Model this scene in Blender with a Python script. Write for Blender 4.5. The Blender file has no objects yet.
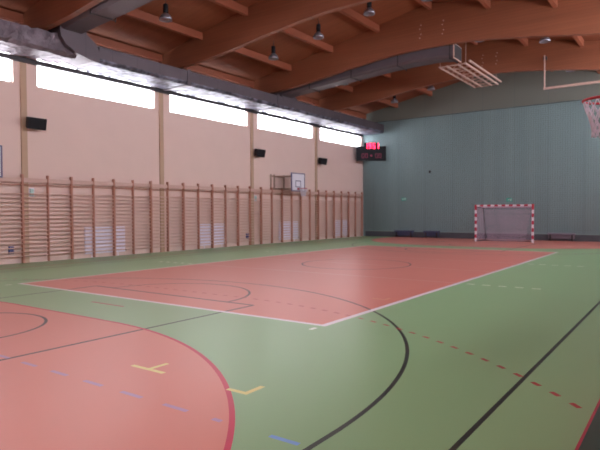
import bpy, math, random
from mathutils import Vector, Matrix
random.seed(4)
scene = bpy.context.scene
COL = scene.collection
PI = math.pi

# ------------------------------------------------------------------ room data (metres)
XL, XR, YN, YF = -14.5, 5.5, -9.6, 27.5        # left, right, near and far wall
XC = -4.5                                       # centre line of the hall
BAY = 6.13
BY = [3.1 + BAY * k for k in range(4)]          # beams and pilasters
def deck(x): return 10.58 - 0.2 * abs(x - XC)   # underside of the roof boards
SOF = [(0, 8.72), (1.3, 8.69), (2.3, 8.61), (4.2, 8.38), (5.5, 8.18), (7.0, 8.00), (8.2, 7.91), (10.2, 7.85)]
def soffit(x):
    d = abs(x - XC)
    for (a, za), (b, zb) in zip(SOF, SOF[1:]):
        if d <= b: return za + (zb - za) * (d - a) / (b - a)
    return SOF[-1][1]

# ------------------------------------------------------------------ node helpers
class E:
    """a number or a node socket, with arithmetic that makes Math nodes"""
    nt = None
    def __init__(s, v): s.v = v
    @staticmethod
    def op(name, *a):
        n = E.nt.nodes.new('ShaderNodeMath'); n.operation = name
        for i, x in enumerate(a):
            x = x.v if isinstance(x, E) else x
            if isinstance(x, (int, float)): n.inputs[i].default_value = x
            else: E.nt.links.new(x, n.inputs[i])
        return E(n.outputs[0])
    def __add__(s, o): return E.op('ADD', s, o)
    def __sub__(s, o): return E.op('SUBTRACT', s, o)
    def __mul__(s, o): return E.op('MULTIPLY', s, o)
    def __truediv__(s, o): return E.op('DIVIDE', s, o)
    def __lt__(s, o): return E.op('LESS_THAN', s, o)
    def __gt__(s, o): return E.op('GREATER_THAN', s, o)
    def __or__(s, o): return E.op('MAXIMUM', s, o)
    def abs(s): return E.op('ABSOLUTE', s)

def new_mat(name):
    m = bpy.data.materials.new(name); m.use_nodes = True
    nt = m.node_tree; return m, nt, nt.nodes['Principled BSDF']

def mixc(nt, fac, a, b):
    n = nt.nodes.new('ShaderNodeMix'); n.data_type = 'RGBA'
    for sock, v in ((n.inputs[0], fac), (n.inputs[6], a), (n.inputs[7], b)):
        v = v.v if isinstance(v, E) else v
        if isinstance(v, (int, float)): sock.default_value = v
        elif isinstance(v, (tuple, list)): sock.default_value = (*v[:3], 1)
        else: nt.links.new(v, sock)
    return n.outputs[2]

def coords(nt, world=False):
    if world: o = nt.nodes.new('ShaderNodeNewGeometry').outputs['Position']
    else: o = nt.nodes.new('ShaderNodeTexCoord').outputs['Object']
    s = nt.nodes.new('ShaderNodeSeparateXYZ'); nt.links.new(o, s.inputs[0])
    E.nt = nt
    return o, E(s.outputs[0]), E(s.outputs[1]), E(s.outputs[2])

def noise(nt, vec, scale, stretch=(1, 1, 1), detail=3):
    mp = nt.nodes.new('ShaderNodeMapping'); mp.inputs['Scale'].default_value = stretch
    nt.links.new(vec, mp.inputs[0])
    n = nt.nodes.new('ShaderNodeTexNoise'); n.inputs['Scale'].default_value = scale
    n.inputs['Detail'].default_value = detail
    nt.links.new(mp.outputs[0], n.inputs['Vector'])
    return E(n.outputs[0])

def plain(name, col, rough=.5, metal=0., spec=.5, var=.12, scale=6, emit=None, bump=0):
    m, nt, b = new_mat(name)
    vec, x, y, z = coords(nt)
    nz = noise(nt, vec, scale)
    c2 = tuple(min(1, c * (1 - var)) for c in col); c1 = tuple(min(1, c * (1 + var)) for c in col)
    nt.links.new(mixc(nt, nz, c2, c1), b.inputs['Base Color'])
    b.inputs['Roughness'].default_value = rough; b.inputs['Metallic'].default_value = metal
    b.inputs['Specular IOR Level'].default_value = spec
    if emit:
        b.inputs['Emission Color'].default_value = (*emit[0], 1); b.inputs['Emission Strength'].default_value = emit[1]
    if bump:
        bn = nt.nodes.new('ShaderNodeBump'); bn.inputs['Strength'].default_value = bump
        bn.inputs['Distance'].default_value = .05
        nt.links.new(noise(nt, vec, scale * 3, detail=5).v, bn.inputs['Height'])
        nt.links.new(bn.outputs[0], b.inputs['Normal'])
    return m

M = {}
PINK = (.60, .425, .40)
M['plaster'] = plain('plaster', (.77, .575, .53), .85, var=.03, scale=1.5)
M['pilaster'] = plain('pilaster_paint', (.52, .35, .25), .8, var=.04)
M['bar_wood'] = plain('bar_wood', (.50, .225, .165), .45, var=.12, scale=9)
M['rung_wood'] = plain('rung_wood', (.72, .48, .42), .45, var=.1, scale=9)
M['top_wood'] = plain('top_board_wood', (.62, .40, .35), .5, var=.06)
M['radiator'] = plain('radiator_enamel', (.86, .80, .93), .35, var=.02)
M['black'] = plain('black_plastic', (.008, .008, .012), .6, spec=.25)
M['dark'] = plain('dark_steel', (.04, .035, .04), .5, metal=.3)
M['lamp_glass'] = plain('lamp_reflector', (.28, .28, .34), .3, metal=.6)
M['white'] = plain('white_paint', (.78, .76, .86), .4, var=.03)
M['blue'] = plain('blue_trim', (.10, .09, .20), .5)
M['red_paint'] = plain('red_paint', (.50, .03, .05), .4)
M['net_white'] = plain('net_cord', (.72, .66, .78), .8)
M['net_dark'] = plain('dark_net_cord', (.05, .06, .07), .8)
M['goal_net'] = plain('goal_net_cord', (.60, .48, .62), .8)
M['pink_steel'] = plain('beige_steel', (.50, .33, .29), .4)
M['brown_steel'] = plain('brown_steel', (.34, .22, .18), .5)
M['skirting'] = plain('dark_skirting', (.08, .085, .105), .6, var=.3, scale=2)
M['navy'] = plain('navy_vinyl', (.06, .075, .16), .5)
M['grey_vinyl'] = plain('grey_vinyl', (.22, .20, .26), .5)
M['green_sign'] = plain('green_sign', (.05, .38, .30), .4, emit=((.1, .9, .6), .06))
M['pale_green'] = plain('pale_green_lens', (.38, .60, .56), .3)
M['led'] = plain('red_led', (.5, .01, .03), .4, emit=((1, .02, .07), 7))
M['led_dim'] = plain('dim_led', (.2, .01, .05), .4, emit=((1, .05, .25), .05))
M['blue_box'] = plain('blue_plastic', (.08, .09, .28), .5)
M['frame'] = plain('window_frame_white', (.8, .8, .82), .5, var=.02)

def window_glass(WIN):
    m, nt, b = new_mat('daylight_glass')
    b.inputs['Base Color'].default_value = (.9, .9, .95, 1)
    b.inputs['Emission Color'].default_value = (.93, .94, 1, 1); b.inputs['Emission Strength'].default_value = WIN
    return m
M['glass'] = window_glass(10.0)
M['glass_sunny'] = window_glass(20.0)

def wood(name, c1, c2, stretch, scale, seams=None, rough=.5):
    m, nt, b = new_mat(name)
    vec, x, y, z = coords(nt, True)
    f = noise(nt, vec, scale, stretch, 4)
    c = mixc(nt, f, c1, c2)
    if seams:
        ax, step, w = seams
        a = {'x': x, 'y': y, 'z': z}[ax]
        s = E.op('PINGPONG', a, step / 2) < w
        c = mixc(nt, s * .35, c, tuple(k * .5 for k in c1))
    nt.links.new(c, b.inputs['Base Color']); b.inputs['Roughness'].default_value = rough
    return m
M['glulam'] = wood('glulam_beam', (.19, .060, .029), (.285, .094, .046), (.15, .6, 3), 2.0, ('z', .12, .005))
M['purlin'] = wood('purlin_wood', (.26, .075, .04), (.36, .115, .062), (2, .15, 2), 2.0)
M['deck'] = wood('roof_boards', (.185, .055, .025), (.31, .098, .046), (.4, 2.2, 1), 1.2, ('y', .3, .008), .6)

# duct metals
def duct_mat(name, col, foil, LO=.35, HI=1.6):
    m, nt, b = new_mat(name)
    vec, x, y, z = coords(nt, True)
    nz = noise(nt, vec, 3.0 if foil else .8, (1, 1, 1), 5)
    c = mixc(nt, (nz - .38) / .24 if foil else nz, tuple(k * (LO if foil else .72) for k in col), tuple(min(1, k * (HI if foil else 1.2)) for k in col))
    if not foil:
        s = E.op('PINGPONG', y + x * .0, .55) < .018
        c = mixc(nt, s * .6, c, (.08, .07, .08))
    nt.links.new(c, b.inputs['Base Color'])
    b.inputs['Metallic'].default_value = .35 if foil else .4
    b.inputs['Roughness'].default_value = .5 if foil else .5
    bn = nt.nodes.new('ShaderNodeBump'); bn.inputs['Strength'].default_value = .9 if foil else .15
    bn.inputs['Distance'].default_value = .08
    nt.links.new(noise(nt, vec, 5 if foil else 2, (1, 1, 1), 6).v, bn.inputs['Height'])
    nt.links.new(bn.outputs[0], b.inputs['Normal'])
    return m
M['duct'] = duct_mat('sheet_metal_duct', (.13, .105, .125), False)
M['foil'] = duct_mat('aluminium_foil_wrap', (.15, .15, .205), True)
M['foil_dull'] = duct_mat('wrinkled_grey_wrap', (.17, .135, .165), True, .75, 1.2)

# striped goal paint, 20 cm bands
def striped(name, ax, off):
    m, nt, b = new_mat(name)
    vec, x, y, z = coords(nt)
    a = {'x': x, 'z': z}[ax]
    s = E.op('FRACT', (a + off) / .4) < .5
    nt.links.new(mixc(nt, s, (.80, .72, .80), (.48, .03, .08)), b.inputs['Base Color'])
    b.inputs['Roughness'].default_value = .4
    return m
M['stripe_z'] = striped('striped_post_paint', 'z', 40.2)
M['stripe_x'] = striped('striped_crossbar_paint', 'x', 40.1)

# far wall: tall painted panels
def far_mat():
    m, nt, b = new_mat('green_wall_panels')
    vec, x, y, z = coords(nt, True)
    n1 = noise(nt, vec, 1.3, (1, 1, .05), 2)
    c = mixc(nt, n1, (.195, .28, .295), (.245, .345, .36))
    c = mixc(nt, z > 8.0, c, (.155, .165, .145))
    s = (E.op('PINGPONG', x + .35, .95) < .025)
    c = mixc(nt, s * .2, c, (.08, .11, .12))
    nt.links.new(c, b.inputs['Base Color']); b.inputs['Roughness'].default_value = .7
    return m
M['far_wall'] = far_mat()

# sports floor with all its painted lines
def floor_mat():
    m, nt, b = new_mat('sports_floor')
    vec, x, y, z = coords(nt, True)
    sq = lambda a: a * a
    def dist(cx, cy): return E.op('SQRT', sq(x - cx) + sq(y - cy))
    def rect(x0, x1, y0, y1):
        return ((x - (x0 + x1) / 2).abs() < (x1 - x0) / 2) * ((y - (y0 + y1) / 2).abs() < (y1 - y0) / 2)
    def ring(d, r, w): return (d - r).abs() < w / 2
    GREEN, RED = (.255, .42, .22), (.62, .21, .165)
    nz = noise(nt, vec, 900, detail=1) * .10 + noise(nt, vec, .35, detail=2) * .10 + .9
    g0, g1 = BASEY = (-7.66, 25.66)
    w = .06
    # distance from the goal mouth segment (x -6..-3) at each end
    dx = E.op('MAXIMUM', (x - XC).abs() - 1.5, 0.0)
    dn = E.op('SQRT', sq(dx) + sq(y - g0)); df = E.op('SQRT', sq(dx) + sq(y - g1))
    red = rect(-9, 0, 0, 18) | ((dn < 6) | (df < 6))
    col = mixc(nt, red, GREEN, RED)
    col = mixc(nt, x > 3.95, col, (.03, .07, .055))
    def paint(mask, c, o=1.0):
        nonlocal col
        col = mixc(nt, mask * o if o != 1 else mask, col, c)
    inside = rect(-12.98, 3.95, g0, g1); reach9 = rect(-12.8, 3.84, g0, g1)
    CRIM, BLK, WHT = (.52, .006, .06), (.02, .02, .025), (.74, .66, .72)
    # faint white attack and centre lines
    paint(rect(-9, 0, 5.97, 6.03) | rect(-9, 0, 11.97, 12.03) | rect(-9, 0, 8.97, 9.03), (.66, .42, .42), .8)
    # basketball, black
    bk = None
    for (by, s, base) in ((-3.3, 1, -5.7), (21.3, -1, 23.7)):
        d = dist(-4.55, by)
        arc = ring(dist(-4.28, by - s * .15), 6.60, .048) * ((y - by) * s > 0) | rect(2.295, 2.345, *sorted((by, base))) | rect(-10.975, -10.925, *sorted((by, base)))
        nc = ring(d, 1.25, .05) * ((y - by) * s > 0)
        ft = by + s * 4.1
        ys = sorted((base, ft))
        key = rect(-7.03, -6.97, *ys) | rect(-2.11, -2.05, *ys) | rect(-7.0, -2.08, ft - .03, ft + .03)
        fc = ring(dist(-4.55, ft), 1.8, .05) * ((y - ft) * s > 0)
        bl = rect(-12.1, 3.2, base - .03, base + .03)
        e = arc | nc | key | fc | bl
        bk = e if bk is None else bk | e
    bk = bk | ring(dist(-4.55, 9), 1.8, .05) | rect(3.175, 3.222, -5.7, 23.7) | rect(-12.13, -12.07, -5.7, 23.7)
    paint(bk, BLK, .96)
    # handball, red: 6 m lines, side line, dashed 9 m lines, 7 m marks
    paint((ring(dn, 6, .052) | ring(df, 6, .06)) * inside, CRIM)
    paint(rect(3.93, 3.952, g0, g1) | rect(-13.0, -12.93, g0, g1) | rect(-5, -4, -.69, -.63) | rect(-5, -4, 18.63, 18.69), (.42, .03, .07))
    ang = E.op('ARCTAN2', y - g0, dx)
    straight = E.op('FRACT', (x + 40.0) / .31) < .42
    curved = E.op('FRACT', (ang + 4.9992) * 9.0 / .31) < .42
    isc = (dx > 0.0)
    dash = straight * (isc < .5) + curved * isc
    paint(ring(dn, 9.06, .055) * dash * reach9, (.42, .04, .05))
    ang2 = E.op('ARCTAN2', E(0.0) - (y - g1), dx)
    dash2 = straight * (isc < .5) + (E.op('FRACT', (ang2 + 5.0) * 9.0 / .31) < .42) * isc
    paint(ring(df, 9, .06) * dash2 * inside, (.42, .04, .05), .8)
    # volleyball, white border
    ob = rect(-9.05, .07, -.05, 18.06); ib = rect(-8.955, -.04, .045, 17.95)
    paint(ob * (ib < .5), WHT)
    # dashed extensions of the attack lines, five short dashes each side
    ds = (E.op('FRACT', (x - .22) / .37) < .5)
    dl = (E.op('FRACT', (E(0.0) - (x + 9.22)) / .37) < .5)
    for yy in (6, 12):
        paint(rect(.2, 2.05, yy - .05, yy + .05) * ds | rect(-11.05, -9.2, yy - .05, yy + .05) * dl, (.78, .80, .72))
    paint(rect(-.03, .04, -.36, -.2) | rect(-9.04, -8.97, -.36, -.2), (.74, .76, .72))
    # blue dashes and yellow corner marks
    bd = (E.op('FRACT', (x - 1.94 + 62.0) / .62) < .5) * rect(-12, 2.22, -3.76, -3.71)
    paint(bd * (x < 1.42), (.36, .25, .50), .8)
    paint(bd * (x > 1.7), (.17, .34, .72))
    ye = rect(-.60, -.06, -3.11, -3.05) | rect(-.35, -.29, -3.08, -2.80) | rect(.88, 1.15, -3.11, -3.05) | rect(1.09, 1.15, -3.11, -2.82)
    paint(ye, (.70, .62, .24))
    paint(rect(-.62, -.3, 2.74, 2.8) | rect(-.36, -.3, 2.74, 3.0), (.70, .42, .20), .7)
    mul = nt.nodes.new('ShaderNodeVectorMath'); mul.operation = 'SCALE'
    nt.links.new(col, mul.inputs[0]); nt.links.new(nz.v, mul.inputs['Scale'])
    nt.links.new(mul.outputs[0], b.inputs['Base Color'])
    b.inputs['Roughness'].default_value = .36
    b.inputs['Specular IOR Level'].default_value = .36
    bn = nt.nodes.new('ShaderNodeBump'); bn.inputs['Strength'].default_value = .12; bn.inputs['Distance'].default_value = .002
    nt.links.new(noise(nt, vec, 60, detail=2).v, bn.inputs['Height']); nt.links.new(bn.outputs[0], b.inputs['Normal'])
    return m
M['floor'] = floor_mat()

# ------------------------------------------------------------------ mesh helpers
class MB:
    def __init__(s): s.v = []; s.f = []
    def hexa(s, p):   # 8 points: bottom ring then top ring
        n = len(s.v); s.v += [tuple(q) for q in p]
        for f in ((3, 2, 1, 0), (4, 5, 6, 7), (0, 1, 5, 4), (1, 2, 6, 5), (2, 3, 7, 6), (3, 0, 4, 7)):
            s.f.append(tuple(n + i for i in f))
        return s
    def box(s, x0, x1, y0, y1, z0, z1):
        return s.hexa([(x0, y0, z0), (x1, y0, z0), (x1, y1, z0), (x0, y1, z0), (x0, y0, z1), (x1, y0, z1), (x1, y1, z1), (x0, y1, z1)])
    def tube(s, a, b, r, seg=10, r2=None):
        a, b = Vector(a), Vector(b); d = (b - a).normalized()
        u = d.orthogonal().normalized(); w = d.cross(u); n = len(s.v); r2 = r if r2 is None else r2
        for c, rr in ((a, r), (b, r2)):
            for i in range(seg):
                t = 2 * PI * i / seg; s.v.append(tuple(c + rr * (math.cos(t) * u + math.sin(t) * w)))
        for i in range(seg):
            j = (i + 1) % seg; s.f.append((n + i, n + j, n + seg + j, n + seg + i))
        s.f.append(tuple(n + i for i in reversed(range(seg)))); s.f.append(tuple(n + seg + i for i in range(seg)))
        return s
    def loft(s, rings, cap=True):
        n = len(s.v); k = len(rings[0])
        for r in rings: s.v += [tuple(q) for q in r]
        for a in range(len(rings) - 1):
            for i in range(k):
                j = (i + 1) % k
                s.f.append((n + a * k + i, n + a * k + j, n + (a + 1) * k + j, n + (a + 1) * k + i))
        if cap:
            s.f.append(tuple(n + i for i in reversed(range(k)))); m = n + (len(rings) - 1) * k
            s.f.append(tuple(m + i for i in range(k)))
        return s
    def lathe(s, prof, c=(0, 0, 0), seg=20, cap=True):
        return s.loft([[(c[0] + r * math.cos(2 * PI * i / seg), c[1] + r * math.sin(2 * PI * i / seg), c[2] + z) for i in range(seg)] for r, z in prof], cap)
    def torus(s, c, R_, r, seg=28, k=8):
        n = len(s.v)
        for i in range(seg):
            t = 2 * PI * i / seg
            for j in range(k):
                q = 2 * PI * j / k; rr = R_ + r * math.cos(q)
                s.v.append((c[0] + rr * math.cos(t), c[1] + rr * math.sin(t), c[2] + r * math.sin(q)))
        for i in range(seg):
            for j in range(k):
                s.f.append((n + i * k + j, n + ((i + 1) % seg) * k + j, n + ((i + 1) % seg) * k + (j + 1) % k, n + i * k + (j + 1) % k))
        return s
    def build(s, name, mat, parent=None, bevel=0, smooth=False):
        me = bpy.data.meshes.new(name); me.from_pydata(s.v, [], s.f); me.update()
        import bmesh
        bm = bmesh.new(); bm.from_mesh(me); bmesh.ops.recalc_face_normals(bm, faces=bm.faces); bm.to_mesh(me); bm.free()
        if smooth:
            for p in me.polygons: p.use_smooth = len(p.vertices) <= 4
        me.materials.append(M[mat]); o = bpy.data.objects.new(name, me); COL.objects.link(o)
        if bevel:
            b = o.modifiers.new('bevel', 'BEVEL'); b.width = bevel; b.segments = 2; b.limit_method = 'ANGLE'
        if parent: o.parent = parent
        return o

def empty(name, loc, label, cat, group=None, rz=0):
    o = bpy.data.objects.new(name, None); COL.objects.link(o); o.location = loc; o.rotation_euler = (0, 0, rz)
    o.empty_display_size = .2
    o['label'] = label; o['category'] = cat
    if group: o['group'] = group
    return o
def struct(o): o['kind'] = 'structure'; return o
def copy_tree(o, label=None, parent=None):
    c = o.copy(); COL.objects.link(c)
    if parent: c.parent = parent
    if label: c['label'] = label
    for ch in list(o.children): copy_tree(ch, None, c)
    return c

# ------------------------------------------------------------------ shell
struct(MB().box(XL - .3, XR + .3, YN - .3, YF + .3, -.2, 0).build('floor', 'floor'))
WZ0, WZ1 = 6.26, 7.5
wins = [(BY[k] + .43, BY[k] + BAY - .43) for k in range(-1, 0)]
WY = [(BY[0] + BAY * k + .50, BY[0] + BAY * (k + 1) - .36) for k in (-2, -1, 0, 1, 2, 3)]
WY[-1] = (WY[-1][0], 27.22)
def long_wall(name, xa, xb, mat):
    m = MB(); top = deck(XL) + .05
    m.box(xa, xb, YN - .3, YF, 0, WZ0)
    m.box(xa, xb, YN - .3, YF, WZ1, top)
    e = YN - .3
    for y0, y1 in WY:
        m.box(xa, xb, e, y0, WZ0, WZ1); e = y1
    m.box(xa, xb, e, YF, WZ0, WZ1)
    return struct(m.build(name, mat))
long_wall('wall_left', XL - .3, XL, 'plaster')
long_wall('wall_right', XR, XR + .3, 'plaster')
def gable(name, y0, y1, mat):
    m = MB()
    p = [(XL - .3, 0), (XR + .3, 0), (XR + .3, deck(XR + .3)), (XC, deck(XC)), (XL - .3, deck(XL - .3))]
    m.loft([[(a, y0, b) for a, b in p], [(a, y1, b) for a, b in p]])
    return struct(m.build(name, mat))
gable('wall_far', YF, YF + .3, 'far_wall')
gable('wall_near', YN - .3, YN, 'plaster')
n = 1
for side, xa, s in (('left', XL, -1), ('right', XR, 1)):
    for y0, y1 in WY:
        w = MB().box(*sorted((xa + s * .16, xa + s * .19)), y0, y1, WZ0, WZ1).build('window_%d' % n, 'glass' if s < 0 else 'glass_sunny'); struct(w)
        f = MB(); a, b = sorted((xa + s * .10, xa + s * .16))
        f.box(a, b, y0, y1, WZ0, WZ0 + .04); f.box(a, b, y0, y1, WZ1 - .04, WZ1)
        f.box(a, b, y0, y0 + .04, WZ0, WZ1); f.box(a, b, y1 - .04, y1, WZ0, WZ1)
        f.build('window_frame', 'frame', w)
        n += 1
# roof boards and purlins
c = MB(); T = .15
for xa, xb in ((XL - .3, XC), (XC, XR + .3)):
    c.hexa([(xa, YN - .3, deck(xa)), (xb, YN - .3, deck(xb)), (xb, YF + .3, deck(xb)), (xa, YF + .3, deck(xa)),
            (xa, YN - .3, deck(xa) + T), (xb, YN - .3, deck(xb) + T), (xb, YF + .3, deck(xb) + T), (xa, YF + .3, deck(xa) + T)])
ceil = struct(c.build('ceiling', 'deck'))
ends = [YN] + BY + [YF]
for px in [XC + 2.45 * i for i in (-4, -3, -2, -1, 0, 1, 2, 3, 4)]:
    if px < XL + .2: px = XL + .12
    if px > XR - .2: px = XR - .12
    for a, b in zip(ends, ends[1:]):
        a2 = a + (.115 if a != YN else 0); b2 = b - (.115 if b != YF else 0)
        zt = deck(px) - .012
        MB().box(px - .08, px + .08, a2, b2, zt - .30, zt).build('purlin', 'purlin', ceil)
# pilasters
for i, y in enumerate(BY):
    struct(MB().box(XL, XL + .06, y - .13, y + .08, 0, 7.8).build('trim_%d' % (i + 1), 'pilaster'))
    struct(MB().box(XR - .06, XR, y - .19, y + .19, 0, 7.8).build('trim_%d' % (i + 5), 'pilaster'))
struct(MB().box(XL + .2, XR, YF - .04, YF, 0, .36).build('baseboard_far', 'skirting'))

# glulam beams
xs = [XL + .01 + (XR - XL - .02) * i / 64 for i in range(65)]
BL = ['huge curved laminated timber roof beam at upper left, nearest the camera',
      'curved laminated timber roof beam crossing the top, second from the camera',
      'curved timber roof beam with bolt rows, third from the camera, directly above the grey branch duct',
      'curved laminated timber roof beam just in front of the green far wall']
beams = []
for k, y in enumerate(BY):
    e = empty('roof_beam', (XC, y, 7.85), BL[k], 'roof beam', 'laminated timber roof beams')
    m = MB()
    m.loft([[(x - XC, -.11, soffit(x) - 7.85), (x - XC, .11, soffit(x) - 7.85), (x - XC, .11, deck(x) - .01 - 7.85), (x - XC, -.11, deck(x) - .01 - 7.85)] for x in xs])
    m.build('timber', 'glulam', e)
    beams.append(e)
    if k in (2, 3):
        for bx in ((-4.95, -3.95) if k == 2 else (-4.2, -3.5)):
            for j in range(4):
                zz = 9.15 + .16 * j + (.06 if j > 1 else 0)
                MB().tube((bx - XC + .05 * (j % 2), -.135, zz - 7.85), (bx - XC + .05 * (j % 2), -.11, zz - 7.85), .025).build('bolt', 'pink_steel', e)

# ------------------------------------------------------------------ ducts
DX0, DX1, DZ0, DZ1 = -14.3, -12.75, 7.13, 7.72
d = empty('air_duct', (-13.5, 9, DZ0), 'long grey metal ventilation duct with shiny underside along the top of the left wall', 'duct')
def L(o, x, y, z): return (x - o.location.x, y - o.location.y, z - o.location.z)
def part_box(o, name, mat, x0, x1, y0, y1, z0, z1, bevel=0):
    lx, ly, lz = o.location
    return MB().box(x0 - lx, x1 - lx, y0 - ly, y1 - ly, z0 - lz, z1 - lz).build(name, mat, o, bevel)
part_box(d, 'duct_body', 'duct', DX0, DX1, 4.95, 27.3, DZ0 + .14, DZ1)
# crumpled foil jacket below, dipping a little between hangers
def foil(o, y0, y1, x0, x1, z0, z1, name='foil_wrap', amp=.02, mat='foil'):
    m = MB(); lx, ly, lz = o.location; N = int((y1 - y0) / .16)
    rings = []
    for i in range(N + 1):
        y = y0 + (y1 - y0) * i / N
        r = lambda: random.uniform(-amp, amp)
        ch = min(.12, (z1 - z0) * .75)
        pts = [(x0, z0 + ch), (x0 + ch, z0), ((2 * x0 + x1) / 3, z0 - .01), ((x0 + 2 * x1) / 3, z0 - .01), (x1 - ch, z0), (x1, z0 + ch), (x1, (z0 + z1) / 2), (x1, z1), (x0, z1)]
        rings.append([(px + r() - lx, y - ly, pz + r() - lz) for px, pz in pts])
    m.loft(rings)
    return m.build(name, mat, o, smooth=False)
foil(d, 4.95, 27.3, DX0, DX1 + .01, DZ0, DZ0 + .14, amp=.012)
foil(d, -6.0, 4.2, DX0, DX1 - .2, DZ0 + .02, DZ1 + .08, amp=.03, mat='foil_dull')
part_box(d, 'cable_tray', 'dark', DX0 - .14, DX0 - .02, -6.0, 27.2, DZ0 - .13, DZ0 + .03)
for y in (9.25, 15.4, 21.5):
    part_box(d, 'hanger_strap', 'duct', DX0 - .02, DX1 + .03, y - .09, y + .09, DZ0 - .035, DZ0 - .02)
    part_box(d, 'hanger_strap', 'duct', DX1 + .012, DX1 + .03, y - .09, y + .09, DZ0 - .03, DZ1 + .05)

def branch(yb, label, xend, lift=0.0, h=.60):
    y0, y1 = yb + .35, yb + 1.25
    lx, ly, lz = d.location; m = MB()
    def zb(x): return lift + (7.62 + (soffit(x) - 7.85) * .62 if x < XC else 8.16 - (x - XC) * .12)
    N = 26; rings = []
    x0 = -12.95
    for i in range(N + 1):
        x = x0 + (xend - x0) * i / N
        a = zb(x) + .16; c = .10
        t = min(1, i / 3.0)
        a -= (1 - t) * .06
        rings.append([(x - lx, y0 - ly, a + c - lz), (x - lx, y0 + c - ly, a - lz), (x - lx, y1 - c - ly, a - lz), (x - lx, y1 - ly, a + c - lz),
                      (x - lx, y1 - ly, a + h - c - lz), (x - lx, y1 - c - ly, a + h - lz), (x - lx, y0 + c - ly, a + h - lz), (x - lx, y0 - ly, a + h - c - lz)])
    m.loft(rings); o = m.build('branch_duct', 'duct', d); o['label'] = label
    # neck down to the main duct
    k = MB(); xa, xb = -14.05, DX1 + .01
    q = ((DZ0 - .005, y1 + .35, y1 + .6), (DZ0 + .14, y0 + .62, y1 + .6), (DZ0 + .36, y0 + .2, y1 + .6), (DZ0 + .6, y0 + .03, y1 + .5), (8.0, y0 - .005, y1 + .1), (8.3 + lift * .8, y0 - .005, y1 + .01))
    k.loft([[(px - lx, py - ly, z - lz) for px, py in ((xa, ya), (xb, ya), (xb, yb2), (xa, yb2))] for z, ya, yb2 in q])
    k.build('duct_elbow', 'duct', o)
    f = MB(); f.box(xend - lx, xend + .035 - lx, y0 - .02 - ly, y1 + .02 - ly, zb(xend) + .14 - lz, zb(xend) + .18 + h - lz)
    f.build('end_collar', 'pink_steel', o)
    g = MB(); g.box(xend + .035 - lx, xend + .05 - lx, y0 + .03 - ly, y1 - .03 - ly, zb(xend) + .18 - lz, zb(xend) + .14 + h - lz)
    g.build('end_grille', 'dark', o)
    for sx in (-11, -8.6, -6.2, -3.8):
        if sx > xend: continue
        s = MB(); yy = (y0 - .02, y1 + .02)
        for q in yy: s.box(sx - .02 - lx, sx + .02 - lx, q - .01 - ly, q + .01 - ly, zb(sx) + .1 - lz, deck(sx) - .02 - lz)
        s.box(sx - .02 - lx, sx + .02 - lx, yy[0] - ly, yy[1] - ly, zb(sx) + .135 - lz, zb(sx) + .15 - lz)
        s.build('hanger', 'dark', o)
    return o
branch(BY[0], 'grey sheet metal branch duct rising along the nearest roof beam, upper left', -2.6, .2, .5)
branch(BY[2], 'dark grey branch duct under the third roof beam ending beside the beige lattice frame', -3.65)

# ------------------------------------------------------------------ lamps
def make_lamp():
    o = empty('pendant_lamp', (0, 0, 0), 'x', 'lamp', 'high bay lamps hanging under the roof')
    MB().tube((0, 0, 0), (0, 0, .325), .012, 6).build('rod', 'dark', o)
    MB().lathe([(.03, .1), (.085, .08), (.095, 0), (.095, -.2), (.06, -.24)], seg=16).build('ballast_housing', 'black', o, smooth=True)
    MB().lathe([(.05, -.22), (.12, -.27), (.2, -.36), (.23, -.48), (.22, -.48), (.19, -.37), (.10, -.28), (.04, -.25)], seg=22).build('reflector', 'lamp_glass', o, smooth=True)
    return o
lp = None
xsn = [(-10.6, 'nearest the left wall'), (-8.2, 'in the second row from the left wall'), (-5.8, 'in the third row from the left wall'), (-3.4, 'in the row over the goal'), (-.6, 'in the row right of the goal'), (1.8, 'nearest the right wall')]
ysn = [(6.16, 'between the nearest two beams'), (12.3, 'between the second and third beams'), (18.4, 'between the third and fourth beams'), (24.5, 'beyond the last beam')]
def P2(x, y, z):
    f, yaw, pitch, roll, cx, cy, h = CAM
    cy_, sy = math.cos(yaw), math.sin(yaw)
    fw = Vector((-sy * math.cos(pitch), cy_ * math.cos(pitch), math.sin(pitch))); r = Vector((cy_, sy, 0)); u = r.cross(fw)
    c, s = math.cos(roll), math.sin(roll)
    r2, u2 = c * r + s * u, -s * r + c * u
    return r2, u2, fw
CAM = (549.87, .619487, -.023984, -.0049078, 4.61322, -7.0636, 1.75038)
for x, xn in xsn:
    for y, yn in ysn:
        z = deck(x) - .34
        t = 'pendant lamp %s, %s' % (xn, yn)
        if lp is None: lp = make_lamp(); o = lp
        else: o = copy_tree(lp)
        o['label'] = t; o.location = (x, y, z)

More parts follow.
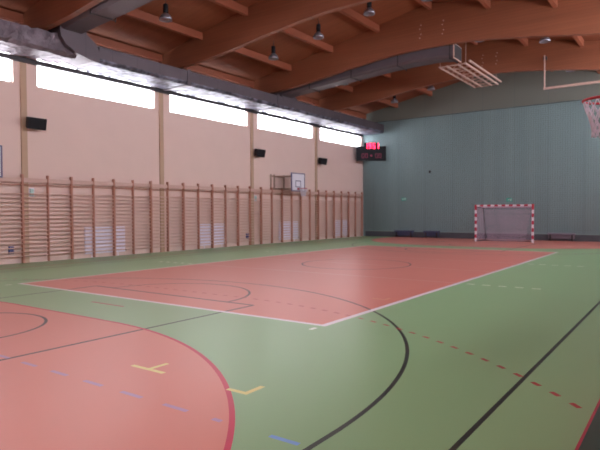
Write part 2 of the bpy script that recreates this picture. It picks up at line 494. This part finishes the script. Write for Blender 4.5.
# ------------------------------------------------------------------ wall bars
RX = XL + .155
def make_bars():
    o = empty('wall_bars', (0, 0, 0), 'x', 'wall bars', 'wooden wall bars along the left wall')
    W = .9285
    for yy, hw in ((.016, .0155), (W, .019), (2 * W - .016, .0155)):
        MB().box(XL + .09, XL + .22, yy - hw, yy + hw, .02, 3.1).build('post', 'bar_wood', o, .004)
    for j in range(16):
        z = .25 + .145 * j
        MB().tube((XL + .16, .032, z), (XL + .16, 2 * W - .032, z), .019, 8).build('rung', 'rung_wood', o, smooth=True)
    MB().box(XL + .13, XL + .17, .032, 2 * W - .032, 2.82, 2.98).build('top_board', 'top_wood', o, .004)
    MB().tube((XL + .16, .032, 2.74), (XL + .16, 2 * W - .032, 2.74), .018, 8).build('top_rung', 'bar_wood', o, smooth=True)
    return o
SW = 2 * .9285
y0 = 2.91 - 2 * SW
bars = None; BLAB = {
 0: 'wooden wall bars beyond the left edge, left of the black framed basketball board',
 1: 'wooden wall bars just left of the leftmost pilaster, cut by the left edge',
 2: 'wooden wall bars just right of the leftmost pilaster, below the first loudspeaker',
 3: 'wooden wall bars crossing the left part of the nearest white radiator',
 4: 'wooden wall bars at the right end of the nearest white radiator',
 5: 'wooden wall bars in front of the second pilaster',
 6: 'wooden wall bars crossing the left half of the second white radiator',
 7: 'wooden wall bars crossing the right half of the second white radiator',
 8: 'wooden wall bars in front of the third pilaster',
 9: 'wooden wall bars just right of the third pilaster, below the brown basketball brackets',
 10: 'wooden wall bars in front of the third white radiator, under the small basketball board',
 11: 'wooden wall bars just left of the fourth pilaster',
 12: 'wooden wall bars just right of the fourth pilaster, left of the farthest radiator',
 13: 'wooden wall bars in front of the farthest white radiator',
 14: 'wooden wall bars nearest the green far wall'}
for i in range(15):
    yb = y0 + SW * i
    if yb + SW > 27.45: break
    if bars is None: bars = make_bars(); o = bars
    else: o = copy_tree(bars)
    o['label'] = BLAB[i]; o.location = (0, yb, 0)
# radiators
RL = ['white ribbed wall radiator behind the bars, nearest the camera', 'white ribbed wall radiator behind the bars, second from the left',
      'white ribbed wall radiator under the small wall mounted basketball board', 'white ribbed wall radiator nearest the green far wall']
rad = None
for (a, b), t in zip(((5.2, 7.1), (11.3, 13.15), (17.45, 19.3), (23.3, 25.2)), RL):
    if rad is None:
        rad = empty('radiator', (XL, 0, .15), t, 'radiator', 'white radiators on the left wall')
        MB().box(.012, .03, 0, 1.85, 0, 1.04).build('back_panel', 'radiator', rad)
        m = MB()
        for j in range(13): m.box(.03, .065, .01, 1.84, .01 + .08 * j, .065 + .08 * j)
        m.build('front_fins', 'radiator', rad, .004)
        MB().box(0, .012, .3, .34, -.15, .8).build('bracket', 'radiator', rad); MB().box(0, .012, 1.5, 1.54, -.15, .8).build('bracket', 'radiator', rad)
        MB().box(.02, .06, 1.85, 1.9, .05, .12).build('valve', 'dark', rad)
        o = rad
    else: o = copy_tree(rad, t)
    o.location = (XL + .012, a + .17, .15)

# ------------------------------------------------------------------ loudspeakers
sp = None
for y, t in ((3.36, 'black loudspeaker beside the leftmost pilaster, the largest of the three'), (15.66, 'black loudspeaker beside the third pilaster, left of the small basketball board'),
             (21.8, 'black loudspeaker beside the fourth pilaster, nearest the scoreboard')):
    if sp is None:
        sp = empty('loudspeaker', (0, 0, 0), t, 'loudspeaker', 'loudspeakers high on the left wall')
        m = MB()   # cabinet leaning forward, tapering to the back
        m.hexa([(.12, -.27, -.14), (.36, -.34, -.22), (.36, .34, -.22), (.12, .27, -.14), (.16, -.27, .22), (.44, -.34, .18), (.44, .34, .18), (.16, .27, .22)])
        m.build('cabinet', 'black', sp, .01)
        g = MB(); g.hexa([(.362, -.32, -.18), (.372, -.32, -.183), (.372, .32, -.183), (.362, .32, -.18), (.437, -.32, .12), (.447, -.32, .117), (.447, .32, .117), (.437, .32, .12)])
        g.build('grille', 'black', sp)
        b = MB(); b.box(0, .02, -.1, .1, -.12, .12); b.tube((.01, 0, 0), (.16, 0, 0), .02); b.build('wall_bracket', 'dark', sp)
        o = sp
    else: o = copy_tree(sp, t)
    o.location = (XL, y, 4.9)

# ------------------------------------------------------------------ scoreboard in the corner
A = Vector((-14.22, 26.05, 0)); B = Vector((-12.55, 27.22, 0))
ang = math.atan2(B.y - A.y, B.x - A.x); WB = (B - A).length
mid = (A + B) / 2
sb = empty('scoreboard', (mid.x, mid.y, 5.72), 'black scoreboard with glowing red digits high in the far left corner', 'scoreboard', None, ang)
MB().box(-WB / 2, WB / 2, -.06, .06, -.5, .5).build('housing', 'black', sb, .01)
MB().box(-WB * .24, WB * .24, -.07, .05, .5, .74).build('clock_housing', 'black', sb, .01)
SEG = {'0': 'abcdef', '1': 'bc', '2': 'abged', '3': 'abgcd', '4': 'fgbc', '5': 'afgcd', '6': 'afgedc', '7': 'abc', '8': 'abcdefg', '9': 'abcdfg'}
def digit(ch, x, z, w, h, mat, t=.05, name='digit'):
    m = MB(); y0_, y1_ = -.085, -.0705; z0 = z; zm = z + h / 2; z1 = z + h
    R = {'a': (x, x + w, z1 - t, z1), 'g': (x, x + w, zm - t / 2, zm + t / 2), 'd': (x, x + w, z0, z0 + t),
         'f': (x, x + t, zm, z1), 'b': (x + w - t, x + w, zm, z1), 'e': (x, x + t, z0, zm), 'c': (x + w - t, x + w, z0, zm)}
    for s in SEG[ch]: m.box(R[s][0], R[s][1], y0_, y1_, R[s][2], R[s][3])
    m.build(name, mat, sb)
for ch, x in zip('1951', (-.42, -.18, .10, .34)): digit(ch, x, .34, .17, .36, 'led', .055)
m = MB(); m.box(.025, .065, -.085, -.0705, .44, .48); m.box(.025, .065, -.085, -.0705, .58, .62); m.build('colon', 'led', sb)
for ch, x in zip('00', (-.65, -.42)): digit(ch, x, -.3, .17, .3, 'led_dim', .03, 'score_digit')
for ch, x in zip('00', (.28, .51)): digit(ch, x, -.3, .17, .3, 'led_dim', .03, 'score_digit')
MB().box(-.06, .06, -.085, -.06, -.2, -.08).build('period_lamp', 'led_dim', sb)
m = MB(); m.box(-WB / 2 + .15, -WB / 2 + .19, .06, .12, -.1, .1); m.box(WB / 2 - .19, WB / 2 - .15, .06, .12, -.1, .1); m.build('mounting_bracket', 'dark', sb)

# ------------------------------------------------------------------ basketball boards on the side walls
def make_hoop(reach):
    """local: +x out from the wall, wall at x=0, rim height 3.05"""
    o = empty('basketball_hoop', (0, 0, 0), 'x', 'basketball hoop', 'wall mounted basketball hoops')
    z0, z1 = 2.93, 3.88
    MB().box(reach, reach + .03, -.6, .6, z0, z1).build('backboard', 'white', o, .005)
    m = MB(); x0, x1 = reach - .01, reach + .045
    m.box(x0, x1, -.64, -.59, z0 - .04, z1 + .04); m.box(x0, x1, .59, .64, z0 - .04, z1 + .04)
    m.box(x0, x1, -.59, .59, z0 - .04, z0 + .01); m.box(x0, x1, -.59, .59, z1 - .01, z1 + .04)
    m.build('board_frame', 'blue', o)
    m = MB(); a, b = reach + .03, reach + .036; w, lo, hi, t = .26, 3.12, 3.5, .045
    m.box(a, b, -w, w, hi - t, hi); m.box(a, b, -w, w, lo, lo + t); m.box(a, b, -w, -w + t, lo + t, hi - t); m.box(a, b, w - t, w, lo + t, hi - t)
    m.build('target_square', 'blue', o)
    c = (reach + .38, 0, 3.05)
    MB().torus(c, .225, .016).build('rim', 'red_paint', o, smooth=True)
    m = MB(); m.box(reach + .03, reach + .05, -.09, .09, 2.97, 3.09); m.box(reach + .05, c[0] - .21, -.07, .07, 3.035, 3.055)
    m.build('rim_mount', 'red_paint', o)
    n = MB(); K = 14; lv = [(.222, -.01), (.20, -.10), (.165, -.19), (.14, -.28), (.125, -.36), (.13, -.43)]
    def P(l, k): r, z = lv[l]; t = 2 * PI * k / K; return (c[0] + r * math.cos(t), r * math.sin(t), c[2] + z)
    for l in range(len(lv) - 1):
        off = .5 * (l % 2); off2 = .5 * ((l + 1) % 2)
        for k in range(K):
            n.tube(P(l, k + off), P(l + 1, k + off2 + (0 if off else -0)), .008, 5)
            n.tube(P(l, k + off), P(l + 1, k + off2 + (1 if off else -1) * (1 if off else 1)), .008, 5)
    n.build('net', 'net_white', o)
    m = MB()
    for zz in (3.05, 3.75):
        for (wy, by) in ((-.75, -.35), (.15, .35)):
            m.tube((.03, wy, zz), (reach - .02, by, zz), .025, 8)
        m.tube((.03, -.75, zz), (reach - .02, .35, zz), .018, 8)
    m.build('swing_arm', 'brown_steel', o)
    m = MB()
    for wy in (-1.05, -.75, .15): m.box(0, .035, wy - .05, wy + .05, 2.92, 3.85)
    m.box(.035, .05, -1.05, .2, 3.7, 3.78); m.box(.035, .05, -1.05, .2, 3.0, 3.08)
    m.build('wall_frame', 'brown_steel', o)
    return o
h1 = make_hoop(1.1)
h1.location = (XL, 18.0, 0); h1['label'] = 'small white basketball board with red hoop on the left wall above the bars'
h2 = copy_tree(h1, 'white basketball board with dark edge cut off by the left edge of the photo'); h2.location = (XL, 1.13, 0)
h3 = copy_tree(h1, 'basketball hoop with red rim and white net at the right edge of the photo'); h3.location = (XR, .32, 0.0); h3.rotation_euler = (0, 0, PI)
h3.location.x = 3.76 + .38 + 1.1

# ------------------------------------------------------------------ handball goal
GY = 24.6
g = empty('handball_goal', (XC + .52, GY, 0), 'handball goal with red and white striped frame in front of the green wall', 'goal')
for sx in (-1, 1):
    MB().box(sx * 1.55 - .05, sx * 1.55 + .05, -.04, .04, 0, 2.0).build('goalpost', 'stripe_z', g)
    MB().box(sx * 1.55 - .055, sx * 1.55 + .055, -.045, .045, 1.92, 2.11).build('corner_joint', 'red_paint', g)
MB().box(-1.49, 1.49, -.04, .04, 2.0, 2.1).build('crossbar', 'stripe_x', g)
m = MB()
for sx in (-1, 1):
    m.tube((sx * 1.5, .04, .03), (sx * 1.32, 1.05, .03), .022, 8); m.tube((sx * 1.5, .04, 2.0), (sx * 1.35, .75, 1.92), .022, 8)
    m.tube((sx * 1.35, .75, 1.92), (sx * 1.32, 1.05, .03), .022, 8)
m.tube((-1.32, 1.05, .03), (1.32, 1.05, .03), .022, 8); m.tube((-1.35, .75, 1.92), (1.35, .75, 1.92), .022, 8)
m.build('support_frame', 'dark', g)
m = MB()
def grid(p00, p10, p01, p11, nu, nv, r=.006):
    P = lambda u, v: Vector(p00).lerp(Vector(p10), u).lerp(Vector(p01).lerp(Vector(p11), u), v)
    for i in range(nu + 1): m.tube(P(i / nu, 0), P(i / nu, 1), r, 4)
    for j in range(nv + 1): m.tube(P(0, j / nv), P(1, j / nv), r, 4)
grid((-1.32, 1.02, .05), (1.32, 1.02, .05), (-1.35, .74, 1.92), (1.35, .74, 1.92), 36, 26)
grid((-1.5, .05, .05), (-1.32, 1.02, .05), (-1.5, .05, 2.0), (-1.35, .74, 1.92), 12, 26)
grid((1.5, .05, .05), (1.32, 1.02, .05), (1.5, .05, 2.0), (1.35, .74, 1.92), 12, 26)
grid((-1.5, .05, 2.0), (1.5, .05, 2.0), (-1.35, .74, 1.92), (1.35, .74, 1.92), 36, 9)
grid((-1.0, .6, .04), (1.0, .6, .04), (-1.25, .72, 1.8), (1.25, .72, 1.8), 30, 22)
m.build('net', 'goal_net', g)

o = empty('ball_stop_net', (XC, 27.43, 4.2), 'fine dark ball stop net stretched across the whole green far wall', 'net')
m = MB(); HW = (XR - XL) / 2 - .1
nx = 150; nz_ = 62
for i in range(nx + 1): m.box(-HW + 2 * HW * i / nx - .0028, -HW + 2 * HW * i / nx + .0028, -.004, .004, -3.7, 3.75)
for i in range(nz_ + 1): m.box(-HW, HW, -.003, .003, -3.7 + 7.45 * i / nz_ - .0028, -3.7 + 7.45 * i / nz_ + .0028)
m.build('mesh', 'net_dark', o)
m = MB(); m.tube((-HW, 0, 3.76), (HW, 0, 3.76), .018, 8); m.build('top_rope', 'net_dark', o)

# ------------------------------------------------------------------ low mats / benches by the far wall
for x0, x1, mt, nm, t in ((-11.9, -10.55, 'navy', 'low_bench', 'low navy bench on the floor against the green wall, nearer the left corner'),
                      (-9.8, -8.75, 'navy', 'low_bench', 'low navy bench against the green wall, between the other navy one and the goal'),
                      (-2.2, -.75, 'grey_vinyl', 'low_bench', 'low grey bench against the green wall just right of the goal')):
    o = empty(nm, ((x0 + x1) / 2, YF - .25, 0), t, 'bench', 'low benches along the far wall'); hw = (x1 - x0) / 2
    MB().box(-hw, hw, -.14, .14, .36, .46).build('seat', mt, o, .015)
    MB().box(-hw + .04, hw - .04, -.02, .02, .14, .36).build('stretcher_board', mt, o)
    for sx in (-1, 1): MB().box(sx * (hw - .15) - .03, sx * (hw - .15) + .03, -.12, .12, 0, .36).build('leg', 'dark', o)

# ------------------------------------------------------------------ signs and boxes
def sign(loc, rz, label):
    o = empty('exit_sign', loc, label, 'sign', 'small green emergency exit signs', rz)   # local: faces -y
    MB().box(-.17, .17, -.03, 0, -.1, .1).build('housing', 'green_sign', o, .004)
    m = MB(); m.box(-.12, -.02, -.033, -.0305, -.012, .012)
    m.loft([[(-.02, y, -.05), (.04, y, 0), (-.02, y, .05)] for y in (-.033, -.0305)])
    m.box(.07, .12, -.033, -.0305, -.06, .06)
    m.build('pictogram', 'white', o)
    return o
sign((-11.35, YF, 2.58), 0, 'small green exit sign on the far wall, left of the goal')
sign((-4.42, YF, 2.42), 0, 'small green exit sign on the far wall right above the goal')
for y, t in ((3.32, 'small pale green emergency light behind the wall bars beside the leftmost pilaster'), (15.62, 'small pale green emergency light behind the wall bars beside the third pilaster')):
    o = empty('emergency_light', (XL, y, 2.5), t, 'emergency light', 'emergency lights on the left wall')
    MB().box(0, .03, -.09, .09, -.16, .14).build('housing', 'white', o, .006)
    MB().hexa([(.03, -.07, -.13), (.06, -.05, -.11), (.06, .05, -.11), (.03, .07, -.13), (.03, -.07, .11), (.05, -.05, .09), (.05, .05, .09), (.03, .07, .11)]).build('lens', 'pale_green', o)
o = empty('junction_box', (-9.5, YF, 4.35), 'small dark box on the green far wall between the scoreboard and the goal', 'box')
MB().box(-.07, .07, -.04, 0, -.08, .08).build('housing', 'dark', o, .01); MB().tube((0, -.04, 0), (0, -.055, 0), .03).build('sensor_dome', 'black', o)
for y, t in ((2.55, 'small blue socket box low behind the bars left of the leftmost pilaster'), (14.9, 'small blue socket box low behind the bars left of the third pilaster')):
    o = empty('socket_box', (XL, y, .48), t, 'socket box', 'blue socket boxes on the left wall')
    MB().box(0, .075, -.08, .08, -.13, .13).build('housing', 'blue_box', o, .008)
    MB().box(.075, .082, -.06, .06, -.1, -.02).build('cover_flap', 'blue', o)

# ------------------------------------------------------------------ folded backstop frame hanging under the roof
o = empty('folded_basketball_frame', (-4.1, 19.3, 8.2), 'beige lattice frame of a folded basketball backstop hanging near the duct end', 'backstop frame')
W2, H2 = .58, 2.5
for x in (-W2, -.25, .25, W2):
    MB().box(x - .035, x + .035, -H2, H2, -.035, .035).build('long_tube', 'pink_steel', o)
MB().box(W2 + .09, W2 + .16, -H2 + .2, H2 + .1, .10, .17).build('long_tube', 'pink_steel', o)
m = MB()
for k in range(9):
    y = -H2 + .05 + (2 * H2 - .1) * k / 8
    m.box(-W2 + .035, W2 - .035, y - .025, y + .025, -.02, .02)
m.build('cross_rungs', 'pink_steel', o)
m = MB()
for k in range(8):
    ya = -H2 + .05 + (2 * H2 - .1) * k / 8; yb_ = ya + (2 * H2 - .1) / 8
    a, b = (-.22, .22) if k % 2 else (.22, -.22)
    m.tube((a, ya, 0), (b, yb_, 0), .015, 6); m.tube((-W2, ya, 0), (-.25, yb_, 0), .012, 6)
m.build('diagonal_brace', 'pink_steel', o)
for x in (-W2, W2):
    MB().tube((x, 2.2, .04), (x, 2.2, soffit(x - 4.1) - 8.2), .014, 6).build('hanger_rod', 'pink_steel', o)
    MB().tube((x, -H2 + .1, .04), (x, -H2 + .1, deck(x - 4.1) - 8.2 - .0), .014, 6).build('hanger_rod', 'pink_steel', o)

o = empty('hanging_pipe_frame', (-1.18, 21.2, 7.6), 'thin beige pipe frame hanging in front of the farthest roof beam, upper right', 'pipe frame')
MB().tube((0, 0, 0), (0, 0, 1.55), .03, 8).build('vertical_pipe', 'pink_steel', o)
MB().tube((3.6, 0, 0), (3.6, 0, 1.55), .03, 8).build('vertical_pipe', 'pink_steel', o)
MB().box(-.05, 3.65, -.04, .04, -.08, .02).build('horizontal_bar', 'pink_steel', o)
for x in (0, 3.6): MB().box(x - .08, x + .08, .02, .18, 1.35, 1.5).build('beam_clamp', 'dark', o)

# ------------------------------------------------------------------ camera
r2, u2, fw = P2(0, 0, 0)
cam = bpy.data.cameras.new('camera'); co = bpy.data.objects.new('camera', cam); COL.objects.link(co)
mw = Matrix(((r2.x, u2.x, -fw.x, CAM[4]), (r2.y, u2.y, -fw.y, CAM[5]), (r2.z, u2.z, -fw.z, CAM[6]), (0, 0, 0, 1)))
co.matrix_world = mw
cam.sensor_width = 36; cam.lens = CAM[0] * 36 / 600; cam.clip_end = 200
cam.dof.use_dof = True; cam.dof.focus_distance = 2.0; cam.dof.aperture_fstop = 7.0     # the photo is focused too near and soft all over
scene.camera = co

# ------------------------------------------------------------------ world and view
w = bpy.data.worlds.new('sky'); scene.world = w; w.use_nodes = True
bg = w.node_tree.nodes['Background']; bg.inputs[0].default_value = (.8, .87, 1, 1); bg.inputs[1].default_value = 1.0
vs = scene.view_settings
vs.view_transform = 'Standard'; vs.look = 'None'; vs.gamma = 1; vs.exposure = 0.22; vs.use_curve_mapping = False
